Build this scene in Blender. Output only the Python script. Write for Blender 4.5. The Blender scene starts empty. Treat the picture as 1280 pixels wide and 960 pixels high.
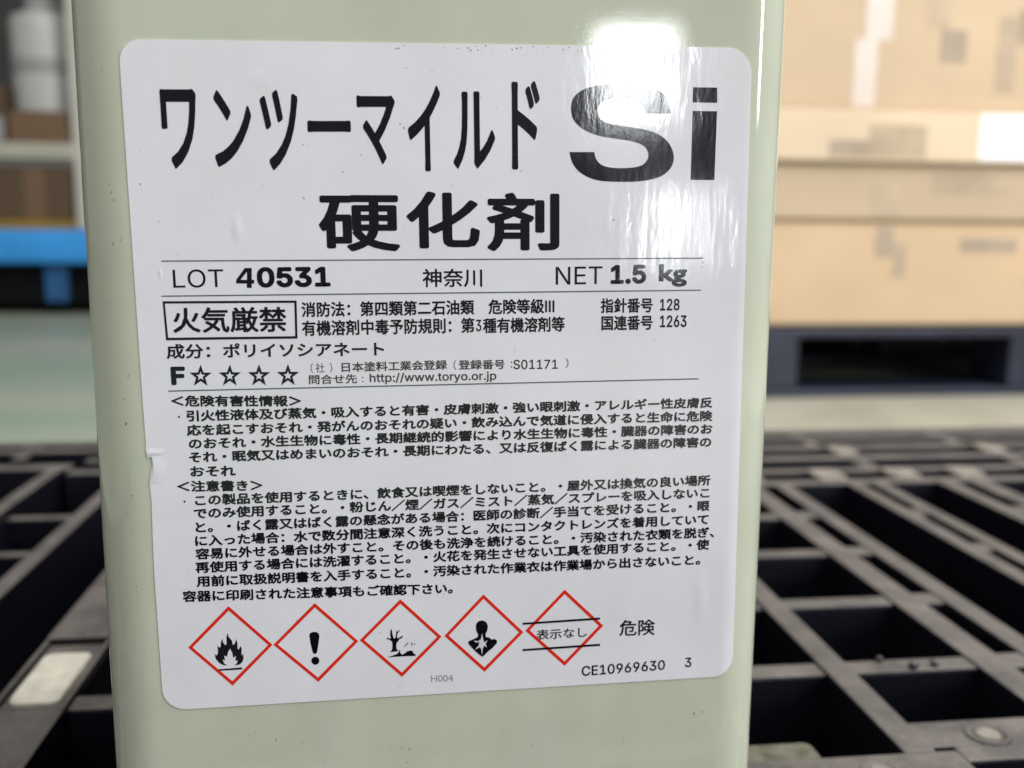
# -*- coding: utf-8 -*-
import bpy, bmesh, math, random
from mathutils import Vector, Matrix
from mathutils.geometry import tessellate_polygon

random.seed(7)
scene = bpy.context.scene
COL = scene.collection
R_ = math.radians
MM = 0.001

# ------------------------------------------------------------------ camera
cam_d = bpy.data.cameras.new("camera")
cam = bpy.data.objects.new("camera", cam_d)
COL.objects.link(cam)
scene.camera = cam
PITCH, YAW, ROLL = 0.1569, -0.11819, 0.00873


def camera_axes(p, y, r):
    cy, sy, cp, sp = math.cos(y), math.sin(y), math.cos(p), math.sin(p)
    f = Vector((-sy * cp, cy * cp, -sp))
    rt = Vector((cy, sy, 0))
    up = rt.cross(f)
    c, s = math.cos(r), math.sin(r)
    return c * rt + s * up, -s * rt + c * up, f


rt, up, fw = camera_axes(PITCH, YAW, ROLL)
cam.matrix_world = Matrix(((rt.x, up.x, -fw.x, -0.00937), (rt.y, up.y, -fw.y, -0.16476),
                           (rt.z, up.z, -fw.z, 0.12635), (0, 0, 0, 1)))
cam_d.sensor_width = 36
cam_d.lens = 36 * 1223.98 / 1280
cam_d.clip_start = 0.005
cam_d.clip_end = 60
cam_d.dof.use_dof = True
cam_d.dof.focus_distance = 0.1655
cam_d.dof.aperture_fstop = 34.4 / 2.3
cam_d.dof.aperture_blades = 0

# ------------------------------------------------------------------ render, world and lamps
scene.render.engine = "CYCLES"
scene.cycles.use_denoising = True
scene.cycles.max_bounces = 8
scene.cycles.sample_clamp_indirect = 6
scene.view_settings.view_transform = "Standard"
scene.view_settings.look = "None"
scene.view_settings.exposure = 0.12
scene.view_settings.gamma = 1

world = bpy.data.worlds.new("World")
scene.world = world
world.use_nodes = True
bg = world.node_tree.nodes["Background"]
bg.inputs[0].default_value = (0.90, 0.94, 1.0, 1)
bg.inputs[1].default_value = 0.22


def area(name, loc, target, sx, sy, radiance, color):
    d = bpy.data.lights.new(name, "AREA")
    d.shape = "RECTANGLE"
    d.size, d.size_y = sx, sy
    d.energy = radiance * math.pi * sx * sy
    d.color = color
    o = bpy.data.objects.new(name, d)
    o.location = loc
    dr = Vector(target) - Vector(loc)
    o.rotation_euler = dr.to_track_quat("-Z", "Y").to_euler()
    COL.objects.link(o)
    return o


# the workshop: large soft fill added overhead, a bright opening high on the right, narrow gaps of light below it
area("overhead_fill_light", (0.2, -0.3, 2.4), (0.1, 0.3, 0), 3.2, 3.0, 2.3, (1.0, 0.98, 0.935))
area("open_shutter_light", (1.7, -0.75, 1.15), (0.05, 0, 0.12), 0.9, 0.9, 8.6, (0.90, 0.95, 1.0))
area("window_light", (0.508, -2.0, 0.462), (0.0, 0, 0.13), 0.155, 0.19, 31, (0.95, 0.98, 1.0))
area("door_gap_light", (1.55, -1.1, 0.62), (0.0, 0, 0.12), 0.20, 0.55, 22, (0.95, 0.98, 1.0))
area("lower_window_light", (0.583, -2.0, 0.13), (0.0, 0, 0.11), 0.030, 0.16, 44, (0.95, 0.98, 1.0))
area("narrow_window_light", (0.69, -2.0, 0.13), (0.0, 0, 0.11), 0.018, 0.15, 42, (0.95, 0.98, 1.0))
area("carton_fill_light", (1.3, 0.25, 1.7), (0.75, 1.4, 0.2), 0.8, 0.8, 9.8, (1.0, 0.98, 0.95))  # added fill that brightens the far cartons, clear of the can's front

# ---- the printed matter of the sticker, in millimetres from its centre
TEXT = [
    ('i', 'ワ', -45.3, 42.23, -39.77, 42.26, 12.31, 0.021, 0),
    ('i', 'ン', -37.3, 42.31, -31.37, 42.33, 11.89, 0.021, 0),
    ('i', 'ツ', -29.95, 42.09, -24.0, 42.12, 12.53, 0.021, 0),
    ('i', 'ー', -22.61, 42.74, -15.72, 42.77, 1.81, 0.021, 0),
    ('i', 'マ', -14.69, 42.2, -8.57, 42.22, 10.85, 0.021, 0),
    ('i', 'イ', -6.57, 42.46, -1.24, 42.48, 13.61, 0.021, 0),
    ('i', 'ル', 0.77, 42.22, 7.68, 42.25, 12.31, 0.021, 0),
    ('i', 'ド', 10.42, 43.03, 15.09, 43.06, 14.17, 0.021, 0),
    ('i', '硬', -21.4, 27.36, -8.23, 27.27, 9.1, 0.022, 0),
    ('i', '化', -7.16, 27.79, 4.98, 27.72, 9.28, 0.022, 0),
    ('i', '剤', 6.12, 27.39, 18.39, 27.32, 9.62, 0.022, 0),
    ('i', 'LOT', -44.97, 18.64, -37.01, 18.64, 2.95, 0.0, 0),
    ('i', '0531', -31.69, 18.69, -19.84, 18.68, 3.34, 0.03, 0),
    ('i', '神奈川', -4.71, 18.23, 5.27, 18.17, 3.07, 0.012, 0),
    ('i', 'NET', 17.77, 18.32, 25.83, 18.34, 2.98, 0.0, 0),
    ('i', '1.5', 27.23, 18.4, 33.42, 18.43, 3.25, 0.03, 0),
    ('i', 'kg', 35.65, 18.16, 40.63, 18.12, 3.87, 0.03, 0),
    ('i', '火気厳禁', -45.44, 11.91, -27.24, 11.74, 4.18, 0.018, 0),
    ('c', '消防法：第四類第二石油類\u3000危険等級Ⅲ', -23.57, 13.24, 16.99, 13.17, 2.78, 0.022, 0),
    ('c', '有機溶剤中毒予防規則：第', -23.63, 10.14, 2.75, 10.15, 2.86, 0.022, 0),
    ('i', '3', 4.12, 10.14, 5.03, 10.14, 1.97, 0.01, 0),
    ('c', '種有機溶剤等', 6.48, 10.03, 18.18, 10.06, 2.86, 0.022, 0),
    ('c', '指針番号', 26.68, 13.08, 33.61, 13.05, 2.81, 0.022, 0),
    ('i', '128', 35.94, 13.13, 39.42, 13.12, 2.04, 0.015, 0),
    ('c', '国連番号', 26.71, 10.09, 33.65, 10.05, 2.83, 0.022, 0),
    ('i', '1263', 35.99, 10.26, 40.72, 10.23, 2.08, 0.015, 0),
    ('c', '成分：ポリイソシアネート', -45.27, 6.75, -12.49, 6.46, 2.71, 0.022, 0),
    ('i', 'F', -46.25, 2.77, -43.96, 2.74, 3.06, 0.035, 0),
    ('i', '（', -23.62, 3.51, -23.23, 3.5, 1.62, -0.005, 1),
    ('i', '社', -22.82, 3.55, -21.32, 3.52, 1.62, 0, 1),
    ('i', '）', -20.46, 3.5, -20.07, 3.49, 1.62, -0.005, 1),
    ('c', '日本塗料工業会登録', -17.84, 3.52, -1.86, 3.54, 1.84, 0.016, 1),
    ('i', '（', 0.23, 3.49, 0.68, 3.48, 1.65, -0.005, 1),
    ('c', '登録番号', 2.07, 3.45, 8.07, 3.39, 1.84, 0.016, 1),
    ('i', ':', 10.02, 3.33, 10.24, 3.33, 1.04, 0, 1),
    ('i', 'S01171', 10.46, 3.34, 18.11, 3.22, 1.63, 0.006, 0),
    ('i', '）', 19.5, 3.38, 19.99, 3.38, 1.67, -0.005, 1),
    ('c', '問合せ先', -23.12, 1.55, -16.99, 1.53, 1.81, 0.012, 1),
    ('i', ':', -15.19, 1.41, -14.97, 1.4, 0.95, 0, 1),
    ('i', 'http://www.toryo.or.jp', -13.92, 1.46, 7.5, 1.34, 1.87, 0.01, 1),
    ('c', '＜危険有害性情報＞', -45.48, -1.47, -26.41, -2.0, 2.06, 0.03, 0),
    ('i', '・', -45.54, -4.11, -45.21, -4.12, 0.38, 0, 0),
    ('c', '引火性液体及び蒸気・吸入すると有害・皮膚刺激・強い眼刺激・アレルギー性皮膚反', -43.11, -4.06, 44.6, -4.27, 2.08, 0.03, 0),
    ('c', '応を起こすおそれ・発がんのおそれの疑い・飲み込んで気道に侵入すると生命に危険', -43.09, -6.47, 44.57, -6.66, 2.09, 0.03, 0),
    ('c', 'のおそれ・水生生物に毒性・長期継続的影響により水生生物に毒性・臓器の障害のお', -43.01, -8.76, 44.72, -9.01, 2.1, 0.03, 0),
    ('c', 'それ・眠気又はめまいのおそれ・長期にわたる、又は反復ばく露による臓器の障害の', -43.14, -11.07, 44.65, -11.38, 2.11, 0.03, 0),
    ('c', 'おそれ', -43.02, -13.51, -37.96, -13.61, 2.12, 0.03, 0),
    ('c', '＜注意書き＞', -45.36, -16.02, -33.38, -16.29, 2.12, 0.03, 0),
    ('i', '・', -45.49, -18.58, -45.15, -18.6, 0.39, 0, 0),
    ('c', 'この製品を使用するときに、飲食又は喫煙をしないこと。・屋外又は換気の良い場所', -42.75, -18.51, 44.54, -18.36, 2.14, 0.03, 0),
    ('c', 'でのみ使用すること。・粉じん／煙／ガス／ミスト／蒸気／スプレーを吸入しないこ', -42.88, -20.79, 44.76, -20.65, 2.15, 0.03, 0),
    ('c', 'と。・ばく露又はばく露の懸念がある場合：医師の診断／手当てを受けること。・眼', -43.01, -23.21, 44.52, -23.05, 2.16, 0.03, 0),
    ('c', 'に入った場合：水で数分間注意深く洗うこと。次にコンタクトレンズを着用していて', -43.03, -25.58, 44.58, -25.56, 2.16, 0.03, 0),
    ('c', '容易に外せる場合は外すこと。その後も洗浄を続けること。・汚染された衣類を脱ぎ、', -42.9, -27.89, 46.96, -28.04, 2.17, 0.03, 0),
    ('c', '再使用する場合には洗濯すること。・火花を発生させない工具を使用すること。・使', -43.04, -30.28, 44.61, -30.27, 2.18, 0.03, 0),
    ('c', '用前に取扱説明書を入手すること。・汚染された作業衣は作業場から出さないこと。', -42.99, -32.76, 44.49, -33.07, 2.19, 0.03, 0),
    ('c', '容器に印刷された注意事項もご確認下さい。', -45.44, -35.33, -0.28, -36.19, 2.2, 0.03, 0),
    ('c', '表示なし', 15.42, -45.73, 22.5, -45.68, 2.2, 0.01, 0),
    ('c', '危険', 31.04, -45.37, 34.37, -45.45, 3.44, 0.012, 0),
    ('i', 'CE10969630', 22.54, -53.1, 38.02, -52.82, 1.94, 0.012, 0),
    ('i', '3', 41.77, -52.61, 42.99, -52.63, 1.87, 0.012, 0),
    ('i', 'H004', -4.71, -52.82, -0.82, -52.93, 1.29, -0.006, 2),
]
SHAPES = [
    ('S', 0, (0, 1, 22, 23), [(37.25, 45.08), (33.01, 45.06), (32.42, 46.4), (30.87, 47.37), (28.58, 47.64), (26.3, 47.23), (24.98, 46.28), (24.72, 45.19), (25.38, 44.0), (27.1, 43.31), (30.16, 42.89), (33.25, 42.36), (35.58, 41.48), (37.15, 40.02), (37.89, 38.1), (37.42, 36.24), (35.69, 34.79), (32.59, 34.05), (28.73, 33.91), (24.87, 34.17), (22.19, 35.25), (20.66, 36.87), (20.08, 38.77), (24.27, 38.78), (24.66, 37.53), (25.7, 36.61), (27.55, 36.2), (30.24, 36.2), (32.36, 36.61), (33.39, 37.65), (33.41, 38.83), (32.63, 39.86), (30.58, 40.59), (27.5, 41.02), (24.44, 41.59), (22.16, 42.64), (20.71, 44.08), (20.33, 45.88), (20.82, 47.62), (22.51, 48.89), (25.15, 49.56), (28.56, 49.8), (31.99, 49.65), (34.68, 48.99), (36.43, 47.63)]),
    ('i dot', 0, 0, [(40.99, 49.37), (45.14, 49.34), (45.21, 46.89), (40.97, 46.93)]),
    ('i', 0, 0, [(41.0, 45.54), (45.21, 45.5), (45.04, 34.18), (40.9, 34.22)]),
    ('four', 0, 0, [(-33.17, 20.24), (-32.44, 20.24), (-32.53, 18.32), (-32.12, 18.31), (-32.15, 17.71), (-32.56, 17.72), (-32.59, 17.0), (-33.37, 17.01), (-33.33, 17.73), (-35.03, 17.75), (-35.0, 18.35), (-33.54, 20.25)]),
    ('four gap', 6, 0, [(-33.24, 19.61), (-33.3, 18.33), (-34.3, 18.34)]),
    ('rule', 3, 0, [(-46.61, 21.41), (43.35, 20.92), (43.34, 21.12), (-46.6, 21.6)]),
    ('rule', 3, 0, [(-46.96, 15.76), (43.15, 15.43), (43.15, 15.64), (-46.95, 15.96)]),
    ('rule', 3, 0, [(-46.81, 0.15), (43.11, -0.06), (43.1, 0.15), (-46.8, 0.35)]),
    ('frame', 0, 'ring', [(-46.82, 15.03), (-25.47, 14.82), (-25.57, 8.52), (-46.66, 8.66), (-46.49, 14.66), (-25.85, 14.45), (-25.93, 8.93), (-46.3, 9.07)]),
    ('diamond', 4, 'ring', [(-39.1, -37.39), (-46.22, -44.49), (-39.14, -51.92), (-32.02, -44.82), (-39.11, -38.19), (-45.49, -44.51), (-39.14, -51.1), (-32.76, -44.8)]),
    ('diamond', 4, 'ring', [(-24.54, -37.61), (-31.87, -44.83), (-24.47, -52.17), (-17.29, -45.02), (-24.54, -38.41), (-31.12, -44.83), (-24.48, -51.35), (-18.05, -45.0)]),
    ('diamond', 4, 'ring', [(-9.79, -37.7), (-17.03, -44.87), (-9.84, -52.17), (-2.7, -45.03), (-9.8, -38.51), (-16.27, -44.87), (-9.84, -51.34), (-3.48, -45.02)]),
    ('diamond', 4, 'ring', [(4.83, -37.57), (-2.21, -44.91), (4.85, -52.13), (11.92, -45.03), (4.83, -38.38), (-1.44, -44.9), (4.85, -51.3), (11.12, -45.01)]),
    ('diamond', 4, 'ring', [(19.38, -37.44), (12.25, -44.76), (19.39, -51.89), (26.45, -44.61), (19.38, -38.27), (13.04, -44.75), (19.38, -51.04), (25.64, -44.61)]),
    ('bar', 0, 0, [(11.79, -43.63), (25.86, -43.42), (25.83, -43.02), (11.77, -43.24)]),
    ('bar', 0, 0, [(11.77, -48.6), (25.9, -48.43), (25.87, -48.03), (11.74, -48.2)]),
    ('star', 0, 'ring', [(-41.4, 4.53), (-41.03, 3.21), (-39.69, 3.15), (-40.8, 2.33), (-40.49, 0.98), (-41.55, 1.8), (-42.69, 1.04), (-42.24, 2.36), (-43.25, 3.23), (-41.92, 3.24), (-41.46, 3.39), (-41.3, 2.86), (-40.76, 2.82), (-41.2, 2.47), (-41.09, 1.93), (-41.53, 2.24), (-41.99, 1.95), (-41.83, 2.49), (-42.22, 2.85), (-41.69, 2.87)]),
    ('star', 0, 'ring', [(-36.72, 4.46), (-36.34, 3.14), (-35.0, 3.07), (-36.11, 2.25), (-35.79, 0.9), (-36.86, 1.72), (-38.01, 0.96), (-37.56, 2.28), (-38.58, 3.16), (-37.24, 3.16), (-36.78, 3.31), (-36.61, 2.79), (-36.07, 2.74), (-36.51, 2.39), (-36.4, 1.85), (-36.84, 2.16), (-37.31, 1.87), (-37.15, 2.41), (-37.54, 2.78), (-37.0, 2.8)]),
    ('star', 0, 'ring', [(-32.01, 4.39), (-31.62, 3.06), (-30.27, 2.99), (-31.39, 2.17), (-31.06, 0.81), (-32.14, 1.64), (-33.29, 0.87), (-32.85, 2.2), (-33.88, 3.08), (-32.53, 3.08), (-32.07, 3.24), (-31.89, 2.71), (-31.35, 2.66), (-31.79, 2.32), (-31.68, 1.77), (-32.12, 2.08), (-32.59, 1.79), (-32.43, 2.33), (-32.83, 2.7), (-32.29, 2.72)]),
    ('star', 0, 'ring', [(-27.31, 4.32), (-26.91, 2.99), (-25.55, 2.92), (-26.67, 2.09), (-26.34, 0.73), (-27.43, 1.56), (-28.58, 0.79), (-28.14, 2.13), (-29.18, 3.0), (-27.82, 3.01), (-27.36, 3.16), (-27.18, 2.63), (-26.64, 2.58), (-27.07, 2.24), (-26.96, 1.69), (-27.41, 2.0), (-27.88, 1.71), (-27.72, 2.25), (-28.13, 2.62), (-27.58, 2.64)]),
    ('flame', 0, 0, [(-39.5, -42.22), (-39.35, -42.95), (-38.82, -43.7), (-38.76, -44.36), (-38.52, -44.45), (-38.26, -43.93), (-38.18, -43.42), (-37.95, -44.06), (-37.95, -45.19), (-37.76, -45.36), (-37.43, -44.7), (-37.26, -45.23), (-37.36, -46.05), (-37.31, -46.53), (-37.04, -46.17), (-37.05, -47.1), (-37.31, -47.71), (-37.81, -48.13), (-38.67, -48.21), (-38.21, -47.86), (-38.03, -47.29), (-38.44, -47.37), (-38.3, -46.51), (-38.79, -46.79), (-38.92, -45.75), (-39.23, -45.07), (-39.59, -45.71), (-39.82, -46.52), (-40.28, -46.29), (-40.18, -47.18), (-40.6, -46.99), (-40.36, -47.73), (-39.81, -48.14), (-40.56, -48.03), (-41.2, -47.57), (-41.73, -46.82), (-41.87, -45.88), (-41.64, -46.2), (-41.45, -46.13), (-41.27, -45.61), (-41.32, -44.37), (-41.04, -44.8), (-40.8, -44.71), (-40.68, -43.79), (-40.4, -43.19), (-40.35, -43.91), (-39.99, -44.41), (-39.76, -44.26), (-39.73, -43.03)]),
    ('flame line', 0, 0, [(-41.36, -48.76), (-37.36, -48.66), (-37.37, -49.03), (-41.38, -49.05)]),
    ('exclamation', 0, 0, [(-25.69, -43.44), (-25.52, -43.04), (-25.05, -42.86), (-24.51, -42.89), (-24.1, -43.16), (-23.96, -43.71), (-24.22, -45.36), (-24.46, -46.59), (-24.66, -46.91), (-25.05, -46.89), (-25.23, -46.55), (-25.52, -45.07)]),
    ('dot', 0, 0, [(-24.13, -48.24), (-24.2, -48.53), (-24.36, -48.76), (-24.59, -48.91), (-24.86, -48.95), (-25.12, -48.88), (-25.34, -48.7), (-25.48, -48.45), (-25.53, -48.16), (-25.46, -47.87), (-25.3, -47.64), (-25.07, -47.49), (-24.8, -47.45), (-24.54, -47.52), (-24.32, -47.7), (-24.17, -47.95)]),
    ('tree', 0, 0, [(-11.8, -47.4), (-11.44, -46.9), (-11.37, -46.16), (-11.42, -45.41), (-11.7, -45.21), (-12.08, -44.95), (-12.48, -44.93), (-12.16, -44.67), (-11.82, -44.88), (-11.6, -44.75), (-11.71, -44.18), (-11.65, -43.35), (-11.51, -43.13), (-11.39, -43.37), (-11.32, -44.02), (-11.16, -44.77), (-10.95, -44.88), (-10.76, -44.66), (-10.68, -44.06), (-10.63, -43.69), (-10.73, -43.45), (-10.52, -43.65), (-10.3, -43.52), (-9.99, -43.28), (-10.17, -43.67), (-10.4, -43.93), (-10.54, -44.53), (-10.46, -44.91), (-10.02, -44.7), (-9.58, -44.45), (-9.42, -44.36), (-9.67, -44.86), (-10.12, -45.07), (-10.39, -45.47), (-10.66, -45.83), (-10.72, -46.39), (-10.65, -46.95), (-10.43, -47.01), (-10.52, -47.29), (-10.96, -47.31), (-11.32, -47.36)]),
    ('ground', 0, 0, [(-12.44, -48.36), (-11.69, -48.15), (-10.98, -47.91), (-10.54, -47.75), (-10.17, -47.26), (-10.34, -47.04), (-9.99, -47.18), (-10.09, -47.55), (-9.75, -47.99), (-9.22, -47.74), (-8.86, -47.43), (-8.24, -47.28), (-7.84, -47.4), (-7.72, -47.83), (-7.33, -48.13), (-7.38, -48.37), (-9.05, -48.31), (-10.81, -48.3)]),
    ('fish', 1, 0, [(-9.41, -46.58), (-9.0, -46.11), (-8.55, -45.65), (-8.65, -45.99), (-9.1, -46.48)]),
    ('fish tail', 1, 0, [(-8.07, -45.75), (-7.9, -45.9), (-7.79, -46.18), (-7.91, -46.46), (-8.08, -46.07)]),
    ('fish tail', 1, 0, [(-7.46, -45.88), (-7.37, -46.07), (-7.47, -46.34), (-7.55, -46.1)]),
    ('person', 0, 0, [(4.35, -49.17), (3.38, -48.26), (2.49, -47.26), (1.97, -46.52), (2.11, -46.15), (2.6, -45.95), (3.23, -45.7), (3.72, -45.45), (3.78, -44.98), (3.47, -44.31), (3.39, -43.46), (3.53, -42.9), (3.9, -42.5), (4.48, -42.39), (5.05, -42.57), (5.41, -43.01), (5.55, -43.58), (5.43, -44.42), (5.12, -44.96), (5.15, -45.53), (5.73, -45.66), (6.18, -46.06), (6.72, -46.0), (7.12, -46.26), (7.16, -46.78), (6.43, -47.59), (5.35, -48.47), (4.66, -49.19)]),
    ('starburst', 5, 0, [(4.49, -44.83), (4.7, -45.98), (4.87, -46.55), (5.46, -46.16), (5.09, -46.85), (5.36, -47.52), (4.82, -47.12), (4.55, -47.81), (4.46, -48.99), (4.32, -47.84), (4.1, -47.36), (3.2, -47.82), (3.84, -47.06), (4.03, -46.41), (3.4, -46.47), (2.96, -46.06), (3.76, -46.25), (4.25, -45.95)]),
]
NOTCH = [(-51.03, -9.65), (-50.96, -10.34), (-50.08, -10.64), (-49.95, -11.73), (-50.52, -13.63), (-50.79, -15.27)]
CREASE = [(-50.88, -10.2), (-47.9, -9.83)]
LABEL_SPECKS = [(11.92, 35.66), (6.28, 55.59), (-0.47, 55.13), (1.73, 55.04), (3.41, 55.18), (10.58, 55.03), (-6.58, 51.96), (-2.47, 51.63), (-0.29, 50.53), (-23.41, 39.85), (43.33, 20.28), (43.21, 19.46), (-23.63, 31.36), (-7.82, 43.18), (-7.19, 42.55), (-17.19, 35.55), (-22.11, 37.46), (-22.66, 39.6), (27.69, 27.58), (-10.25, -53.87), (-48.87, 38.68), (-49.07, 33.7), (4.58, -8.29)]
BODY_SPECKS = [(-32.25, -62.69), (-27.7, -63.47), (-8.84, -66.07), (-9.33, -68.68), (-10.26, -65.66), (45.36, -62.67), (45.71, -64.77), (43.83, -62.89), (39.97, -60.41), (-53.09, 2.89), (-54.0, -5.1), (-53.79, -17.35), (-52.85, 24.92), (-53.81, 32.47), (-53.53, 31.22), (-54.13, 24.29)]

# ------------------------------------------------------------------ helpers
def link(o, parent=None):
    COL.objects.link(o)
    if parent is not None:
        o.parent = parent
    return o


def mesh_obj(name, verts, faces, mat, parent=None, smooth=False):
    me = bpy.data.meshes.new(name)
    me.from_pydata(verts, [], faces)
    me.materials.append(mat)
    if smooth:
        for p in me.polygons:
            p.use_smooth = True
    me.update()
    return link(bpy.data.objects.new(name, me), parent)


def bm_obj(name, bm, mat, parent=None, smooth=False):
    me = bpy.data.meshes.new(name)
    bmesh.ops.recalc_face_normals(bm, faces=bm.faces[:])
    bm.to_mesh(me)
    bm.free()
    me.materials.append(mat)
    if smooth:
        for p in me.polygons:
            p.use_smooth = True
    return link(bpy.data.objects.new(name, me), parent)


def thing(name, loc, label, cat, group=None):
    o = bpy.data.objects.new(name, None)
    o.location = loc
    o.empty_display_size = 0.02
    COL.objects.link(o)
    tag(o, label, cat, group)
    return o


def tag(o, label, cat, group=None):
    o["label"] = label
    o["category"] = cat
    if group:
        o["group"] = group
    return o


def add_box(bm, x0, x1, y0, y1, z0, z1, bev=0.0):
    r = bmesh.ops.create_cube(bm, size=1)
    vs = r["verts"]
    for v in vs:
        v.co = Vector((x0 + (v.co.x + .5) * (x1 - x0), y0 + (v.co.y + .5) * (y1 - y0), z0 + (v.co.z + .5) * (z1 - z0)))
    if bev:
        es = list({e for v in vs for e in v.link_edges})
        bmesh.ops.bevel(bm, geom=es, offset=bev, segments=2, profile=0.6, affect="EDGES")


def box(name, x0, x1, y0, y1, z0, z1, mat, parent=None, bev=0.0, origin=(0, 0, 0)):
    bm = bmesh.new()
    ox, oy, oz = origin
    add_box(bm, x0 - ox, x1 - ox, y0 - oy, y1 - oy, z0 - oz, z1 - oz, bev)
    return bm_obj(name, bm, mat, parent)


def lathe(name, prof, mat, parent=None, seg=32, loc=(0, 0, 0)):
    vs, fs = [], []
    for r, z in prof:
        for k in range(seg):
            a = 2 * math.pi * k / seg
            vs.append((loc[0] + r * math.cos(a), loc[1] + r * math.sin(a), loc[2] + z))
    for i in range(len(prof) - 1):
        for k in range(seg):
            k2 = (k + 1) % seg
            fs.append((i * seg + k, i * seg + k2, (i + 1) * seg + k2, (i + 1) * seg + k))
    if prof[0][0] > 1e-6:
        fs.append(tuple(range(seg))[::-1])
    if prof[-1][0] > 1e-6:
        fs.append(tuple((len(prof) - 1) * seg + k for k in range(seg)))
    o = mesh_obj(name, vs, fs, mat, parent, True)
    try:
        o.data.set_sharp_from_angle(angle=R_(35))
    except Exception:
        pass
    return o


# ------------------------------------------------------------------ materials
class NT:
    def __init__(s, name):
        s.m = bpy.data.materials.new(name)
        s.m.use_nodes = True
        s.t = s.m.node_tree
        s.b = s.t.nodes["Principled BSDF"]

    def n(s, typ, **kw):
        nd = s.t.nodes.new(typ)
        for k, v in kw.items():
            if isinstance(k, str) and hasattr(nd, k):
                setattr(nd, k, v)
        return nd

    def l(s, a, b):
        s.t.links.new(a, b)

    def coord(s, scale=(1, 1, 1), kind="Position"):
        if kind == "Position":
            out = s.n("ShaderNodeNewGeometry").outputs["Position"]
        else:
            out = s.n("ShaderNodeTexCoord").outputs["Object"]
        mp = s.n("ShaderNodeMapping")
        mp.inputs["Scale"].default_value = scale
        s.l(out, mp.inputs[0])
        return mp.outputs[0]

    def noise(s, co, scale, detail=3, rough=.5):
        nd = s.n("ShaderNodeTexNoise")
        nd.inputs["Scale"].default_value = scale
        nd.inputs["Detail"].default_value = detail
        nd.inputs["Roughness"].default_value = rough
        s.l(co, nd.inputs["Vector"])
        return nd.outputs["Fac"]

    def ramp(s, fac, stops):
        nd = s.n("ShaderNodeValToRGB")
        e = nd.color_ramp.elements
        while len(e) < len(stops):
            e.new(.5)
        for el, (p, c) in zip(e, stops):
            el.position = p
            el.color = (c, c, c, 1) if not hasattr(c, "__len__") else (*c, 1)
        s.l(fac, nd.inputs[0])
        return nd.outputs[0]

    def mix(s, fac, a, b):
        nd = s.n("ShaderNodeMix")
        nd.data_type = "RGBA"
        for inp, v in ((nd.inputs[0], fac), (nd.inputs[6], a), (nd.inputs[7], b)):
            if hasattr(v, "links"):
                s.l(v, inp)
            elif hasattr(v, "__len__"):
                inp.default_value = (*v, 1)
            else:
                inp.default_value = v
        return nd.outputs[2]

    def math(s, op, a, b=0.0, c=None):
        nd = s.n("ShaderNodeMath")
        nd.operation = op
        for inp, v in zip(nd.inputs, (a, b, c if c is not None else 0.0)):
            if hasattr(v, "links"):
                s.l(v, inp)
            else:
                inp.default_value = v
        return nd.outputs[0]

    def bump(s, h, dist, strength=1.0, prev=None):
        nd = s.n("ShaderNodeBump")
        nd.inputs["Distance"].default_value = dist
        nd.inputs["Strength"].default_value = strength
        s.l(h, nd.inputs["Height"])
        if prev is not None:
            s.l(prev, nd.inputs["Normal"])
        return nd.outputs[0]

    def set(s, **kw):
        for k, v in kw.items():
            inp = s.b.inputs[k.replace("_", " ")]
            if hasattr(v, "links"):
                s.l(v, inp)
            elif hasattr(v, "__len__"):
                inp.default_value = (*v, 1)
            else:
                inp.default_value = v
        return s.m


def film_normal(t):
    """relief of the glossy laminate, shared by the white stock and the inks printed in it"""
    pos = t.n("ShaderNodeNewGeometry").outputs["Position"]
    sep = t.n("ShaderNodeSeparateXYZ")
    t.l(pos, sep.inputs[0])
    # ripples run up and down the sticker, stronger towards its right side
    side = t.n("ShaderNodeMapRange")
    side.inputs["From Min"].default_value = 0.000
    side.inputs["From Max"].default_value = 0.040
    side.inputs["To Min"].default_value = 0.15
    side.inputs["To Max"].default_value = 1.0
    t.l(sep.outputs[0], side.inputs["Value"])
    long = t.noise(t.coord((1, 1, .22)), 260, 2, .5)
    fine = t.noise(t.coord((1, 1, .35)), 1400, 2, .6)
    soft = t.noise(t.coord((1, 1, .5)), 55, 1, .4)
    h = t.math("MULTIPLY", long, side.outputs[0])
    n1 = t.bump(h, 0.00006)
    n2 = t.bump(fine, 0.0000085, prev=n1)
    return t.bump(soft, 0.00014, prev=n2)


def make_film(name, base, rough=.2, spec=.5):
    t = NT(name)
    col = base
    if max(base) > .3:
        c = t.noise(t.coord(), 45, 5, .65)
        col = t.mix(t.ramp(c, [(.38, 0.), (.72, 1.)]), base, tuple(v * k for v, k in zip(base, (.93, .92, .91))))
        g = t.noise(t.coord(), 900, 3, .7)
        col = t.mix(t.math("MULTIPLY", t.ramp(g, [(.68, 0.), (.8, 1.)]), .12), col, (.4, .36, .33))
    elif max(base) < .1:
        w = t.noise(t.coord(), 1500, 3, .7)
        col = t.mix(t.math("MULTIPLY", t.ramp(w, [(.62, 0.), (.8, 1.)]), .25), base, (.12, .12, .13))
    return t.set(Base_Color=col, Roughness=rough, Specular_IOR_Level=spec, Normal=film_normal(t))


M_label = make_film("white_laminated_label", (0.81, 0.80, 0.835), .085)
M_ink = make_film("black_ink", (0.004, 0.004, 0.009), .10)
M_ink2 = make_film("faint_black_ink", (0.10, 0.10, 0.11), .2)
M_ink3 = make_film("thin_grey_ink", (0.30, 0.30, 0.32), .2)
M_rule = make_film("dark_grey_ink", (0.10, 0.11, 0.12), .2)
M_red = make_film("red_ink", (0.78, 0.022, 0.008), .2)
M_white_ink = make_film("label_white_in_print", (0.70, 0.70, 0.73), .18)
M_gr_small = make_film("small_print_ink", (0.045, 0.045, 0.05), .2)
INKS = {6: M_label, 0: M_ink, 1: M_gr_small, 2: M_ink3, 3: M_rule, 4: M_red, 5: M_white_ink}
INKS_FISH = M_ink2


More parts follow.
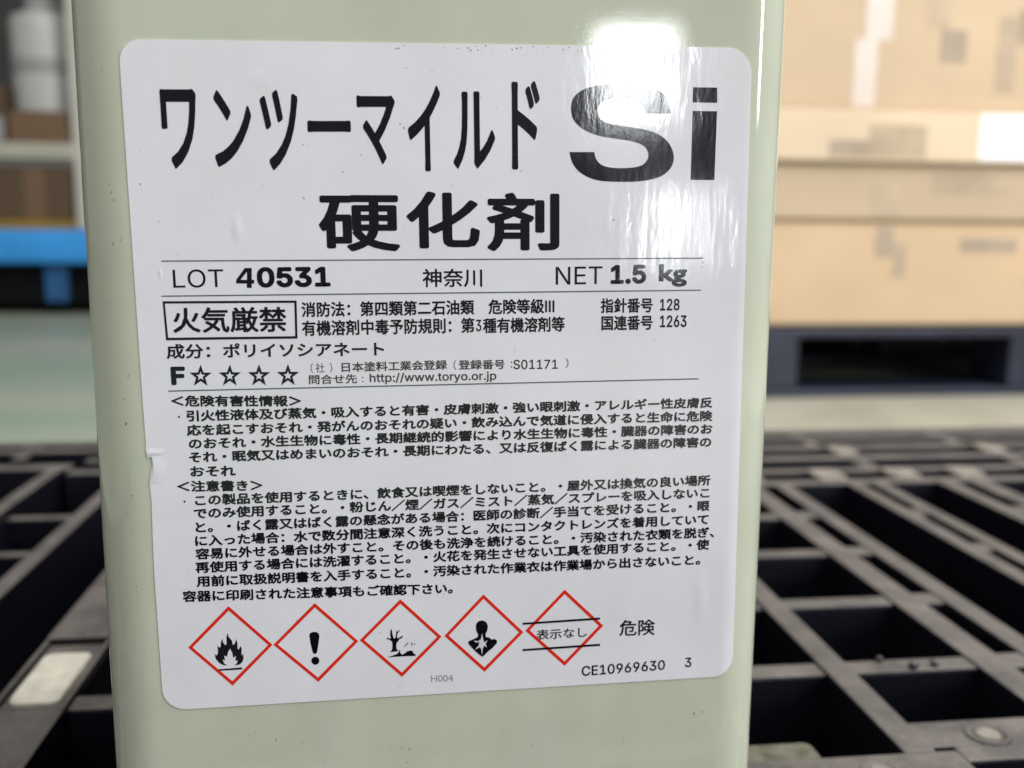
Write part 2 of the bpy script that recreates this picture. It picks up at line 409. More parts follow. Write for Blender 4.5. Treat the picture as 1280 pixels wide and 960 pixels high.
def mat_can():
    t = NT("sage_green_enamel")
    a = t.noise(t.coord((1, 1, .12)), 120, 4, .6)
    b = t.noise(t.coord(), 35, 3, .6)
    col = t.mix(t.ramp(a, [(.3, 0.), (.7, 1.)]), (.55, .575, .445), (.58, .60, .475))
    col = t.mix(t.math("MULTIPLY", t.ramp(b, [(.45, 0.), (.8, 1.)]), .6), col, (.455, .465, .37))
    g = t.noise(t.coord(), 700, 4, .75)
    col = t.mix(t.math("MULTIPLY", t.ramp(g, [(.66, 0.), (.78, 1.)]), .35), col, (.22, .21, .15))
    pos = t.n("ShaderNodeNewGeometry").outputs["Position"]
    n1 = t.bump(t.noise(t.coord((1, 1, .25)), 45, 2, .5), .00013)
    n2 = t.bump(t.noise(t.coord(), 2600, 2, .6), .000004, prev=n1)
    return t.set(Base_Color=col, Roughness=t.ramp(b, [(.3, .035), (.8, .06)]), Normal=n2, Coat_Weight=.3, Coat_Roughness=.03)


def mat_simple(name, col, rough=.5, var=.15, scale=30, spec=.5, metallic=0.0, bump=0.0, stretch=(1, 1, 1)):
    t = NT(name)
    a = t.noise(t.coord(stretch), scale, 4, .6)
    c = t.mix(t.ramp(a, [(.3, 0.), (.7, 1.)]), tuple(v * (1 - var) for v in col), tuple(min(1, v * (1 + var)) for v in col))
    kw = dict(Base_Color=c, Roughness=rough, Specular_IOR_Level=spec, Metallic=metallic)
    if bump:
        kw["Normal"] = t.bump(a, bump)
    return t.set(**kw)


def mat_pallet():
    """black plastic whose upward faces hold grey dust and pale scuffs"""
    t = NT("dusty_black_plastic")
    g = t.n("ShaderNodeNewGeometry")
    sep = t.n("ShaderNodeSeparateXYZ")
    t.l(g.outputs["True Normal"], sep.inputs[0])
    upf = t.ramp(sep.outputs[2], [(.35, 0.), (.85, 1.)])
    n1 = t.noise(t.coord(), 55, 5, .65)
    n2 = t.noise(t.coord(), 420, 4, .7)
    dust = t.mix(t.ramp(n1, [(.35, 0.), (.68, 1.)]), (.082, .073, .070), (.165, .147, .132))
    dust = t.mix(t.math("MULTIPLY", t.ramp(n2, [(.5, 0.), (.75, 1.)]), .25), dust, (.30, .27, .235))
    col = t.mix(t.math("MULTIPLY", upf, .92), (.0045, .0048, .009), dust)
    rg = t.mix(upf, (.33, .33, .33), (.58, .58, .58))
    return t.set(Base_Color=col, Roughness=rg, Normal=t.bump(n2, .0003))


def mat_floor():
    t = NT("worn_painted_concrete")
    pos = t.n("ShaderNodeNewGeometry").outputs["Position"]
    sep = t.n("ShaderNodeSeparateXYZ")
    t.l(pos, sep.inputs[0])
    n1 = t.noise(t.coord((.6, 1.2, 1)), 1.7, 4, .6)
    n2 = t.noise(t.coord(), 9, 5, .6)
    # green floor paint, worn through to beige screed to the right
    edge = t.math("ADD", sep.outputs[0], t.math("MULTIPLY", n1, .5))
    bare = t.ramp(edge, [(.15, 0.), (.45, 1.)])
    green = t.mix(t.ramp(n1, [(.38, 0.), (.6, 1.)]), (.265, .36, .265), (.40, .42, .335))
    beige = t.mix(t.ramp(n2, [(.3, 0.), (.7, 1.)]), (.39, .37, .295), (.46, .44, .36))
    col = t.mix(bare, green, beige)
    col = t.mix(t.math("MULTIPLY", t.ramp(n2, [(.5, 0.), (.75, 1.)]), .3), col, (.3, .3, .24))
    return t.set(Base_Color=col, Roughness=t.ramp(n2, [(.3, .3), (.8, .5)]))


def mat_card(name, base):
    t = NT(name)
    a = t.noise(t.coord((1, 1, 2)), 4, 3, .6)
    b = t.noise(t.coord(), 5, 3, .5)
    c = t.mix(t.ramp(a, [(.3, 0.), (.7, 1.)]), tuple(v * .93 for v in base), tuple(v * 1.05 for v in base))
    c = t.mix(t.math("MULTIPLY", t.ramp(b, [(.45, 0.), (.7, 1.)]), .5), c, tuple(v * .86 for v in base))
    return t.set(Base_Color=c, Roughness=.75, Normal=t.bump(a, .001))


M_can = mat_can()
M_pallet = mat_pallet()
M_floor = mat_floor()
M_junction = mat_simple("pale_dusty_plastic", (.24, .212, .182), .85, .4, 260, spec=.2)
M_tin = mat_simple("bare_tinplate", (.55, .55, .54), .3, .1, 60, metallic=.9)
M_cap = mat_simple("black_plastic_cap", (.02, .02, .022), .4, .2, 80)
M_pad = mat_simple("yellowed_rubber_pad", (.70, .66, .56), .5, .22, 110, bump=.0004)
M_pad_dark = mat_simple("grimy_olive_plastic", (.12, .112, .08), .8, .5, 200)
M_dirt = mat_simple("dried_dirt", (.13, .12, .11), .8, .3, 500)
M_scuff = mat_simple("soft_scuff", (.20, .205, .15), .5, .3, 500)
M_navy = mat_simple("navy_black_plastic", (.018, .021, .040), .42, .3, 12)
M_black = mat_simple("black_plastic", (.005, .005, .006), .85, .2, 20, spec=.15)
M_cardA = mat_card("kraft_cardboard", (.60, .435, .275))
M_cardB = mat_card("greyed_kraft_cardboard", (.50, .385, .26))
M_cardC = mat_card("pale_kraft_cardboard", (.70, .55, .385))
M_cardD = mat_card("tan_kraft_cardboard", (.56, .42, .28))
M_print = mat_simple("grey_brown_box_print", (.46, .355, .25), .8, .15, 20)
M_printd = mat_simple("dark_box_print", (.38, .30, .225), .8, .15, 20)
M_tape = mat_simple("clear_packing_tape", (.60, .51, .44), .35, .05, 20)
M_paper = mat_simple("white_paper_sheet", (.88, .88, .88), .6, .02, 30)
M_blue = mat_simple("bright_blue_paint", (.045, .33, .80), .3, .12, 9)
M_blue_dark = mat_simple("deep_blue_paint", (.02, .10, .26), .4, .2, 9)
M_brown = mat_card("dark_brown_cardboard", (.105, .066, .036))
M_brown2 = mat_card("red_brown_cardboard", (.17, .098, .056))
M_drum = mat_simple("off_white_plastic", (.50, .49, .47), .4, .06, 8)
M_drum_grey = mat_simple("grey_band_print", (.33, .32, .31), .5, .1, 8)
M_rail = mat_simple("pale_grey_green_rail_paint", (.44, .43, .35), .45, .08, 10)
M_handle = mat_simple("pale_handle_paint", (.56, .54, .47), .4, .06, 8)
M_grey = mat_simple("mid_grey_board", (.19, .185, .175), .5, .1, 10)
M_yellow = mat_simple("ochre_yellow_plastic", (.42, .25, .045), .5, .12, 10)
M_wall = mat_simple("grey_workshop_wall", (.10, .105, .10), .85, .15, 1.2)

# ------------------------------------------------------------------ the setting
fl = mesh_obj("floor", [(-14, -8, -.12), (14, -8, -.12), (14, 9, -.12), (-14, 9, -.12)], [(0, 1, 2, 3)], M_floor)
fl["kind"] = "structure"
wl = box("wall", -9, 9, 5.2, 5.4, -.12, 3.2, M_wall)
tag(wl, "dark grey workshop wall far behind the trolley and the cartons", "wall")

# ------------------------------------------------------------------ the black pallet under the can
pal = thing("plastic_pallet", (0, 0, 0), "dusty black plastic pallet with a grid of open ribs under the metal can", "pallet")


def rib(x0, x1, y0, y1, drop=0.0, depth=42, name="rib", mat=None):
    """a rib of the deck in millimetres; its top lies `drop` below the deck plane"""
    o = box(name, x0 * MM, x1 * MM, y0 * MM, y1 * MM, -depth * MM, -drop * MM, mat or M_pallet, pal, .0009)
    return o


def rounded_plate(name, cx, cy, w, h, r, z0, z1, mat, parent, seg=6):
    pts = []
    for sx, sy, a0 in ((1, 1, 0), (-1, 1, 90), (-1, -1, 180), (1, -1, 270)):
        for k in range(seg + 1):
            a = R_(a0 + 90 * k / seg)
            pts.append((cx + sx * (w / 2 - r) + r * math.cos(a), cy + sy * (h / 2 - r) + r * math.sin(a)))
    n = len(pts)
    e = .12
    rings = [(0, z0), (0, z1 - .6), (.6, z1)]
    vs = []
    for ins, z in rings:
        for x, y in pts:
            dx, dy = cx - x, cy - y
            L = math.hypot(dx, dy)
            vs.append(((x + dx / L * ins) * MM, (y + dy / L * ins) * MM, z * MM))
    fs = [tuple(range(n))[::-1], tuple(2 * n + k for k in range(n))]
    for i in range(2):
        for k in range(n):
            k2 = (k + 1) % n
            fs.append((i * n + k, i * n + k2, (i + 1) * n + k2, (i + 1) * n + k))
    return mesh_obj(name, vs, fs, mat, parent)


X0, X1 = -330, 560
# long ribs on the right, in pairs with slots between them
rib(113.8, 122.2, 46, 299, 0)
pairs = [(161, 171.5, 179.5, 188), (218, 226, 231.5, 239), (267, 276, 284, 295), (327, 335, 342, 350),
         (379, 387, 394, 402), (431, 439, 446, 454), (483, 491, 498, 506)]
for k, (a, b, c, d) in enumerate(pairs):
    y0 = 52 if k else 48
    rib(a, b, y0, 299, .3)
    rib(c, d, y0, 299, .3)
    for yb in (95, 145, 197, 248):
        rib(b - .5, c + .5, yb - 5, yb + 5, .8, 40, "bridge")
# cross ribs of the square cells behind and beside the can
for yb in (95, 145, 197, 247):
    rib(-97.5 if yb < 100 else -60, 161.5, yb - 4.1, yb + 4.1, 1.0)
rib(-64, -57, 93, 299, .2)
rib(24, 31, 46, 299, .2)
rib(-26, -19, 46, 299, .2)
rib(70, 77, 93, 299, .2)
# ladder band across the right part
rib(-60, X1, 298, 307, .5)
rib(-60, X1, 322, 331, .5)
for xb in (-20, 27, 75, 122, 170, 215, 256, 292, 338, 390, 442, 494):
    rib(xb - 7, xb + 7, 306.5, 322.5, 1.1, 40, "bridge")
    rounded_plate("worn_patch", xb, 314.5, 15, 21, 3, -.9, .75, M_junction, pal)
for xb in (66, 158, 249, 341, 433, 525):
    rib(xb - 5, xb + 5, 330.5, 350.5, .9)
    rib(xb - 6, xb + 6, 359, 381, .9, 40, "bridge")
    rounded_plate("worn_patch", xb, 370, 13, 24, 3, -.9, .6, M_junction, pal)
rib(-180, X1, 350, 360, .4)
rib(-180, X1, 380, 391, 1.4)
# rim of the far side
rib(X0, X1, 403, 412, .6)
rib(X0, X1, 418.5, 429, 0)
for xb in range(-310, 560, 92):
    rib(xb - 6, xb + 6, 411.5, 419, 1.2, 40, "bridge")
    rib(xb - 4, xb + 4, 390.5, 403.5, 1.6)
# left part
rib(-152.5, -145.5, 62, 380.5, 0)
rib(-192, -184.5, 62, 362, 0)
rib(-240, -232.5, 62, 362, 0)
rib(-290, -282, 62, 362, 0)
rib(X0, -182, 361.5, 373, .4)
for yb in (288, 236, 184, 132):
    rib(-184.8, -152.2, yb - 3, yb + 3, 5)
for yb in (262, 158):
    rib(-282.2, -191.8, yb - 3, yb + 3, 5)
# the wide beam on the left with the inset pad
bm = bmesh.new()
for b in ((-118, -98, 136.5, 299, -42, 0), (-118, -98, 45, 90.5, -42, -.4), (-118, -98, 90.5, 136.5, -42, -2.2),
          (-118, -116.4, 90.6, 136.4, -2.2, -.3), (-99.6, -98, 90.6, 136.4, -2.2, -.3)):
    add_box(bm, *[v * MM for v in b], .0005)
bm_obj("wide_beam", bm, M_pallet, pal)
# pad: rounded rectangle in the recess
pad = rounded_plate("grip_pad", -108, 112, 13.6, 31, 2.6, -2.6, -.7, M_pad, pal)
pad["label"] = "yellowed white rubber pad set in the wide beam"
# solid front deck on the right with moulded rings
bm = bmesh.new()
for b in ((62, 127.5, 28, 46.4, -42, -.2), (127.5, 560, 41, 48.2, -42, -.2), (121.3, 560, 48, 60.5, -42, -.2),
          (-98, 62, 28, 46.4, -42, -.2)):
    add_box(bm, *[v * MM for v in b], .0007)
bm_obj("deck_plate", bm, M_pallet, pal)
for cx, cy, r in ((139.5, 52.5, 4.9), (104, 38.5, 4.2), (205, 52.5, 4.9), (270, 52.5, 4.9)):
    o = lathe("moulded_ring", [(r + .9, -.4), (r + .6, .2), (r - .3, .25), (r - .8, -.1), (r * .62, -.1)],
              M_pallet, pal, 28)
    o2 = lathe("moulded_boss", [(r * .66, -.3), (r * .6, .35), (r * .4, .6), (0.0, .7)], M_junction, pal, 24)
    for q in (o, o2):
        for v in q.data.vertices:
            v.co = Vector(((v.co.x + cx) * MM, (v.co.y + cy) * MM, v.co.z * MM))
dp = rounded_plate("recessed_plug", 79, 53.5, 34, 14.2, 2.2, -12, -4.2, M_pad_dark, pal)
for bx, by, s in ((141.5, 92.5, 1.5), (148.6, 93.4, 1.2), (133.5, 97.6, 1.0)):
    bm = bmesh.new()
    bmesh.ops.create_icosphere(bm, subdivisions=2, radius=s * MM)
    for v in bm.verts:
        v.co = Vector((bx * MM, by * MM, 0)) + v.co * random.uniform(.8, 1.15)
    bm_obj("moulding_burr", bm, M_pallet, pal, True)
box("lower_deck", X0 * MM, X1 * MM, -.30, .428, -.1195, -.108, M_black, pal, .001)
box("side_skirt", X0 * MM, X1 * MM, .414, .4275, -.1078, -.0425, M_black, pal, .001)
box("side_skirt", -.3295, -.318, -.29, .4135, -.1078, -.0425, M_black, pal, .001)
box("side_skirt", .548, .5595, -.29, .4135, -.1078, -.0425, M_black, pal, .001)
for bx in (-.28, .08, .50):
    for by in (-.25, .06, .38):
        box("foot_block", bx - .03, bx + .03, by - .03, by + .03, -.1082, -.0425, M_black, pal, .002)
# the near half of the deck, out of the picture under and before the can
for yb in (-5, -55, -105, -155, -205, -255):
    rib(-329.8, X1 - .2, yb - 4, yb + 4, 1.2)
rib(-329.8, X1 - .2, 18, 28.2, .4)
for xb in (-325, -240, -188, -149, -108, -60, -22, 27, 74, 118, 166, 222, 271, 331, 383, 435, 487, 555):
    rib(xb - 4, xb + 4, -300, 18.2, 0)
rib(X0, X0 + 8, 28, 403.2, .2)
rib(X1 - 8, X1, 61, 403.2, .9)

# ------------------------------------------------------------------ the can
XL, XR, RC = -60.98, 58.63, 9.5      # side faces and corner radius, millimetres
DEPTH, HTOP = 118.0, 196.0
FL, FR = XL + RC, XR - RC            # where the flat front ends
ROT, LCZ = 0.015797, 100.0           # tilt of the sticker on the face and the height of its centre


def face_point(x, z, off):
    """a point `off` mm proud of the can's front at arc length x"""
    if x > FR:
        a = (x - FR) / RC
        return Vector(((FR + (RC + off) * math.sin(a)) * MM, (RC - (RC + off) * math.cos(a)) * MM, z * MM))
    if x < FL:
        a = (FL - x) / RC
        return Vector(((FL - (RC + off) * math.sin(a)) * MM, (RC - (RC + off) * math.cos(a)) * MM, z * MM))
    return Vector((x * MM, -off * MM, z * MM))


CR, SR = math.cos(ROT), math.sin(ROT)


def on_label(u, v, off):
    return face_point(u * CR - v * SR, LCZ + u * SR + v * CR, off)


can = thing("metal_can", (0, 0, 0), "pale sage green rectangular metal can with rounded corners and a white printed sticker", "can")
prof = []
def span(a, b, n):
    return [a + (b - a) * k / n for k in range(n)]
fx = [FL, FL + .4] + [FL + .4 + (FR - FL - .8) * k / 20 for k in range(1, 20)] + [FR - .4]
for x in fx:
    prof.append((x, 0))
for k in range(16):
    a = R_(90 * k / 16)
    prof.append((FR + RC * math.sin(a), RC - RC * math.cos(a)))
for y in (RC, RC + .4, DEPTH / 2, DEPTH - RC - .4):
    prof.append((XR, y))
for k in range(10):
    a = R_(90 * k / 10)
    prof.append((FR + RC * math.cos(a), DEPTH - RC + RC * math.sin(a)))
for x in (FR, FR - .4, 0, FL + .4):
    prof.append((x, DEPTH))
for k in range(10):
    a = R_(90 * k / 10)
    prof.append((FL - RC * math.sin(a), DEPTH - RC + RC * math.cos(a)))
for y in (DEPTH - RC, DEPTH - RC - .4, DEPTH / 2, RC + .4):
    prof.append((XL, y))
for k in range(16):
    a = R_(90 * k / 16)
    prof.append((FL - RC * math.cos(a), RC - RC * math.sin(a)))
cxm, cym = (XL + XR) / 2, DEPTH / 2


def ring_at(z, grow):
    out = []
    for x, y in prof:
        dx = (x - cxm) / (XR - XL) * 2
        dy = (y - cym) / DEPTH * 2
        out.append(((x + dx * grow) * MM, (y + dy * grow) * MM, z * MM))
    return out


def loft(name, rows, mat, parent, cap=(True, True), smooth=True):
    n = len(prof)
    vs = [p for r in rows for p in ring_at(*r)]
    fs = []
    for i in range(len(rows) - 1):
        for k in range(n):
            k2 = (k + 1) % n
            fs.append((i * n + k, i * n + k2, (i + 1) * n + k2, (i + 1) * n + k))
    if cap[0]:
        fs.append(tuple(range(n))[::-1])
    if cap[1]:
        fs.append(tuple((len(rows) - 1) * n + k for k in range(n)))
    o = mesh_obj(name, vs, fs, mat, parent, smooth)
    for p in o.data.polygons:
        if len(p.vertices) > 4:
            p.use_smooth = False
    return o


body = loft("body", [(4, 0)] + [(4 + 12 * k, 0) for k in range(1, 16)] + [(HTOP - 4, 0)], M_can, can, (False, False))
loft("bottom_seam", [(0, .4), (0, 1.3), (3.4, 1.3), (4.4, .1)], M_tin, can, (True, False))
loft("top_rim", [(HTOP - 4.4, .1), (HTOP - 3.4, 1.3), (HTOP, 1.3), (HTOP, -.6), (HTOP - 3, -.6), (HTOP - 3, -4)], M_tin, can, (False, True))
o = lathe("screw_cap", [(16, 0), (16, 9), (15, 10.5), (0, 10.5)], M_cap, can, 40)
for v in o.data.vertices:
    v.co = Vector(((v.co.x + 30) * MM, (v.co.y + 80) * MM, (v.co.z + HTOP - 3) * MM))
hb = bmesh.new()
add_box(hb, -.036, .006, .046, .056, (HTOP + 12) * MM, (HTOP + 14) * MM, .0008)
add_box(hb, -.036, -.034, .0465, .0555, (HTOP - 3) * MM, (HTOP + 12.2) * MM, .0004)
add_box(hb, .004, .006, .0465, .0555, (HTOP - 3) * MM, (HTOP + 12.2) * MM, .0004)
bm_obj("carry_handle", hb, M_tin, can)

# the sticker: an outline cut in label coordinates, wrapped on the face
LW, LH = 51.0, 111.589 / 2
outline = []
for cx, cy, r, a0 in ((LW, LH, 4.2, 0), (-LW, LH, 3.4, 90)):
    sx, sy = (1 if cx > 0 else -1), 1
    for k in range(9):
        a = R_(a0 + 90 * k / 8)
        outline.append((cx - sx * r + r * math.cos(a), cy - r + r * math.sin(a)))
outline += [(-LW, v) for v in (40, 30, 20, 10, 0)]
outline += [(-LW + .05, NOTCH[0][1] + 1.0)] + [(u, v) for u, v in NOTCH] + [(-LW + .35, NOTCH[-1][1] - 3), (-LW + .15, NOTCH[-1][1] - 9), (-LW, NOTCH[-1][1] - 16)]
for cx, cy, r, a0 in ((-LW, -LH, 3.9, 180), (LW, -LH, 3.9, 270)):
    sx = 1 if cx > 0 else -1
    for k in range(9):
        a = R_(a0 + 90 * k / 8)
        outline.append((cx - sx * r + r * math.cos(a), cy + r + r * math.sin(a)))
bm = bmesh.new()
vs = [bm.verts.new((u, v, 0)) for u, v in outline]
f = bm.faces.new(vs)
cuts = [48.2, 48.6, 49.0, 49.4, 49.8, 50.2, 50.6, -48.5, -49.5, -50.4] + [k * 6 for k in range(-8, 9)]
for cu in cuts:
    bmesh.ops.bisect_plane(bm, geom=bm.faces[:] + bm.edges[:] + bm.verts[:], plane_co=(cu, 0, 0), plane_no=(1, 0, 0))
for k in range(-9, 10):
    bmesh.ops.bisect_plane(bm, geom=bm.faces[:] + bm.edges[:] + bm.verts[:], plane_co=(0, k * 6, 0), plane_no=(0, 1, 0))
top_faces = bm.faces[:]
bord = [e for e in bm.edges if len(e.link_faces) == 1]
r = bmesh.ops.extrude_edge_only(bm, edges=bord)
for v in [g for g in r["geom"] if isinstance(g, bmesh.types.BMVert)]:
    v.co.z = -1
TH = .14
for v in bm.verts:
    off = TH if v.co.z > -.5 else -.02
    v.co = on_label(v.co.x, v.co.y, off)
me_l = bpy.data.meshes.new("sticker")
bmesh.ops.recalc_face_normals(bm, faces=bm.faces[:])
bm.to_mesh(me_l)
bm.free()
me_l.materials.append(M_label)
for p in me_l.polygons:
    p.use_smooth = True
me_l.set_sharp_from_angle(angle=R_(30))
label = link(bpy.data.objects.new("sticker", me_l), can)
# the torn lip and the crease running from it
(c0u, c0v), (c1u, c1v) = CREASE
vs, fs = [], []
for i in range(9):
    t = i / 8
    u, v = c0u + (c1u - c0u) * t, c0v + (c1v - c0v) * t + .12 * math.sin(t * 7)
    h = .15 * (1 - t) ** .7 * (1 if i else .6) + .02
    for j, dv in enumerate((-.75, -.38, -.12, .12, .38, .75)):
        vs.append(on_label(u, v + dv, TH + .012 + (h * (.15, .5, 1, .9, .35, 0)[j])))
for i in range(8):
    for j in range(5):
        a = i * 6 + j
        fs.append((a, a + 1, a + 7, a + 6))
mesh_obj("crease", vs, fs, M_label, label, True)
vs, fs = [], []
for i in range(8):
    t = i / 7
    u = NOTCH[2][0] + (NOTCH[5][0] - NOTCH[2][0]) * t + .5 * math.sin(t * 3.1)
    v = NOTCH[2][1] + (NOTCH[5][1] - NOTCH[2][1]) * t
    hgt = .20 * math.sin(math.pi * (.15 + .8 * t))
    for j, (du, k) in enumerate(((0, 1.0), (.35, 1.25), (.8, .9), (1.4, .35), (2.1, .02))):
        vs.append(on_label(u + du - .1, v, TH + .01 + hgt * k * .6))
for i in range(7):
    for j in range(4):
        a = i * 5 + j
        fs.append((a, a + 1, a + 6, a + 5))
mesh_obj("lifted_lip", vs, fs, M_label, label, True)

INK_OFF = TH + .030
glyph_cache = {}
LATIN = None
try:
    import os
    LATIN = bpy.data.fonts.load(os.path.join(bpy.utils.system_resource("DATAFILES"), "fonts", "Inter.woff2"))
except Exception:
    LATIN = None      # Blender's built-in face is used instead


def text_geometry(body_, bold):
    key = (body_, bold)
    if key not in glyph_cache:
        c = bpy.data.curves.new("print", "FONT")
        c.body = body_
        c.size = 1
        c.resolution_u = 3
        if LATIN is not None and all(ord(ch) < 128 for ch in body_) and body_ not in ("kg", "H004"):
            c.font = LATIN
        c.fill_mode = "FRONT"
        o = bpy.data.objects.new("print", c)
        COL.objects.link(o)
        bpy.context.view_layer.update()
        dg = bpy.context.evaluated_depsgraph_get()
        me = bpy.data.meshes.new_from_object(o.evaluated_get(dg))
        P = [(v.co.x, v.co.y, 0) for v in me.vertices]
        F = [tuple(p.vertices) for p in me.polygons]
        if bold > 0:                       # heavier strokes: the same outline laid again a hair to each side
            n0, P0, F0 = len(P), P[:], F[:]
            ring = 12 if bold > .024 and len(body_) < 3 else 8
            for i in range(ring):
                sx, sy = math.cos(2 * math.pi * (i + .5) / ring), math.sin(2 * math.pi * (i + .5) / ring)
                P += [(x + bold * 1.15 * sx, y + bold * 1.15 * sy, i + 1) for x, y, _ in P0]
                F += [tuple(k + n0 * (i + 1) for k in f) for f in F0]
        glyph_cache[key] = (P, F)
        bpy.data.objects.remove(o)
        bpy.data.curves.remove(c)
        bpy.data.meshes.remove(me)
    return glyph_cache[key]


p1, _ = text_geometry("国", 0.0)
p2, _ = text_geometry("国国", 0.0)
EM = max(p[0] for p in p2) - max(p[0] for p in p1)
C0 = (min(p[0] for p in p1) + max(p[0] for p in p1)) / 2
CY = (min(p[1] for p in p1) + max(p[1] for p in p1)) / 2


def put_text(kind, s, uA, vA, uB, vB, h, bold, col):
    P, F = text_geometry(s, bold)
    du, dv = uB - uA, vB - vA
    out = []
    if kind == "c":
        n = max(1, len(s) - 1)
        for x, y, lay in P:
            t = (x - C0) / EM / n
            out.append((uA + du * t, vA + dv * t + (y - CY) * h * .93 / EM, lay))
    else:
        x0, x1 = min(p[0] for p in P), max(p[0] for p in P)
        y0, y1 = min(p[1] for p in P), max(p[1] for p in P)
        for x, y, lay in P:
            t = (x - x0) / (x1 - x0)
            out.append((uA + du * t, vA + dv * t + ((y - y0) / (y1 - y0) - .5) * h, lay))
    if kind == "c" and h > 1.9 and bold > .025:      # rough edged dots of the thermal print
        js = [(random.gauss(0, .013), random.gauss(0, .013)) for _ in range(1 + max(k for k in range(len(out))))]
        out = [(u + a, v + b, lay) for (u, v, lay), (a, b) in zip(out, js)]
    mesh_obj("printed_text", [on_label(u, v, INK_OFF + lay * .0015) for u, v, lay in out], F, INKS[col], label)


for kind, s, uA, vA, uB, vB, h, bold, col in TEXT:
    put_text(kind, s, uA, vA, uB, vB, h, bold, col)


def catmull(pts, sharp, n=6):
    out = []
    N = len(pts)
    for i in range(N):
        p0, p1_, p2_, p3 = pts[i - 1], pts[i], pts[(i + 1) % N], pts[(i + 2) % N]
        if i in sharp:
            p0 = p1_
        if (i + 1) % N in sharp:
            p3 = p2_
        for k in range(n):
            t = k / n
            out.append(tuple(.5 * ((2 * b) + (-a + c) * t + (2 * a - 5 * b + 4 * c - d) * t * t + (-a + 3 * b - 3 * c + d) * t ** 3)
                             for a, b, c, d in zip(p0, p1_, p2_, p3)))
    return out


for name, col, mode, pts in SHAPES:
    kind = {"S": "printed_letter", "i": "printed_letter", "i dot": "printed_letter", "four": "printed_letter", "four gap": "printed_letter", "rule": "printed_rule", "frame": "printed_frame",
            "diamond": "hazard_diamond", "bar": "printed_bar", "star": "printed_star"}.get(name, "hazard_pictogram")
    off = INK_OFF + {"bar": .02, "starburst": .02, "four gap": .02, "hazard": 0}.get(name, 0) + (-.006 if name == "diamond" else 0)
    if mode == "ring":
        n = len(pts) // 2
        vs = [on_label(u, v, off) for u, v in pts]
        fs = [(k, (k + 1) % n, n + (k + 1) % n, n + k) for k in range(n)]
        mesh_obj(kind, vs, fs, INKS[col], label)
        continue
    if isinstance(mode, tuple):
        pts = catmull(pts, mode)
    tris = tessellate_polygon([[Vector((u, v, 0)) for u, v in pts]])
    fs = []
    for a, b, c in tris:
        cr = (pts[b][0] - pts[a][0]) * (pts[c][1] - pts[a][1]) - (pts[b][1] - pts[a][1]) * (pts[c][0] - pts[a][0])
        fs.append((a, b, c) if cr > 0 else (a, c, b))
    mesh_obj(kind, [on_label(u, v, off) for u, v in pts], fs, INKS_FISH if name.startswith("fish") else INKS[col], label)

# low blisters where air sits under the film
for (bu, bv, ra, rb, hh) in ((-34.4, 26.6, 1.2, 2.9, .10), (-46.9, 19.5, .5, 1.3, .09), (44.5, -40, 1.8, 6, .10), (-30, 50, 3, 2, .05)):
    vs, fs = [on_label(bu, bv, TH + .004 + hh)], []
    for i in range(1, 6):
        for k in range(20):
            a = 2 * math.pi * k / 20
            q = i / 5
            vs.append(on_label(bu + ra * q * math.cos(a), bv + rb * q * math.sin(a), TH + .004 + hh * (math.cos(math.pi * q) + 1) / 2))
    for k in range(20):
        fs.append((0, 1 + k, 1 + (k + 1) % 20))
    for i in range(4):
        for k in range(20):
            a, b = 1 + i * 20 + k, 1 + i * 20 + (k + 1) % 20
            fs.append((a, a + 20, b + 20, b))
    mesh_obj("blister", vs, fs, M_label, label, True)

# specks of dirt and small scratches
def speck_mesh(spots, on, mat, name, parent):
    vs, fs = [], []
    for u, v, s, asp, ang in spots:
        b = len(vs)
        n = 7
        for k in range(n):
            a = 2 * math.pi * k / n
            x, y = math.cos(a) * s * random.uniform(.6, 1.2), math.sin(a) * s * asp * random.uniform(.6, 1.2)
            vs.append(on(u + x * math.cos(ang) - y * math.sin(ang), v + x * math.sin(ang) + y * math.cos(ang)))
        fs.append(tuple(range(b, b + n)))
    o = mesh_obj(name, vs, fs, mat, parent)
    o["kind"] = "stuff"
    return o


sp = [(u, v, random.uniform(.06, .15), random.uniform(.6, 2.2), random.uniform(-.6, .6)) for u, v in LABEL_SPECKS]
sp += [(random.uniform(-47, 47), random.uniform(-53, 54), random.uniform(.025, .075), random.uniform(.6, 1.8), random.uniform(0, 3)) for _ in range(130)]
sp += [(random.uniform(-10, 24), 55.2 + random.uniform(-.5, .3), random.uniform(.05, .14), 1, 0) for _ in range(22)]
speck_mesh(sp, lambda u, v: on_label(u, v, INK_OFF + .004), M_dirt, "dirt_speck", label)
sp = [(u, v, random.uniform(.07, .15), random.uniform(1.2, 3.2), random.uniform(-.7, .3)) for u, v in BODY_SPECKS]
sp += [(random.uniform(-58, -52.5), random.uniform(-60, 60), random.uniform(.03, .09), random.uniform(.8, 3), 0) for _ in range(45)]
sp += [(random.uniform(-50, 50), random.uniform(-68, -58), random.uniform(.03, .09), random.uniform(.8, 3), 0) for _ in range(50)]
speck_mesh(sp, lambda u, v: on_label(u, v, .02), M_scuff, "scuff_mark", can)

# ------------------------------------------------------------------ cartons on a pallet, behind on the right
YR = 1.223
fp = thing("plastic_pallet", (0.80, YR, -.12), "navy black pallet on the floor carrying the stack of brown cartons", "pallet")


def fbox(name, x0, x1, y0, y1, z0, z1, mat, parent, bev=.002):
    return box(name, x0, x1, y0, y1, z0, z1, mat, parent, bev, parent.location if parent.type == "EMPTY" else (0, 0, 0))


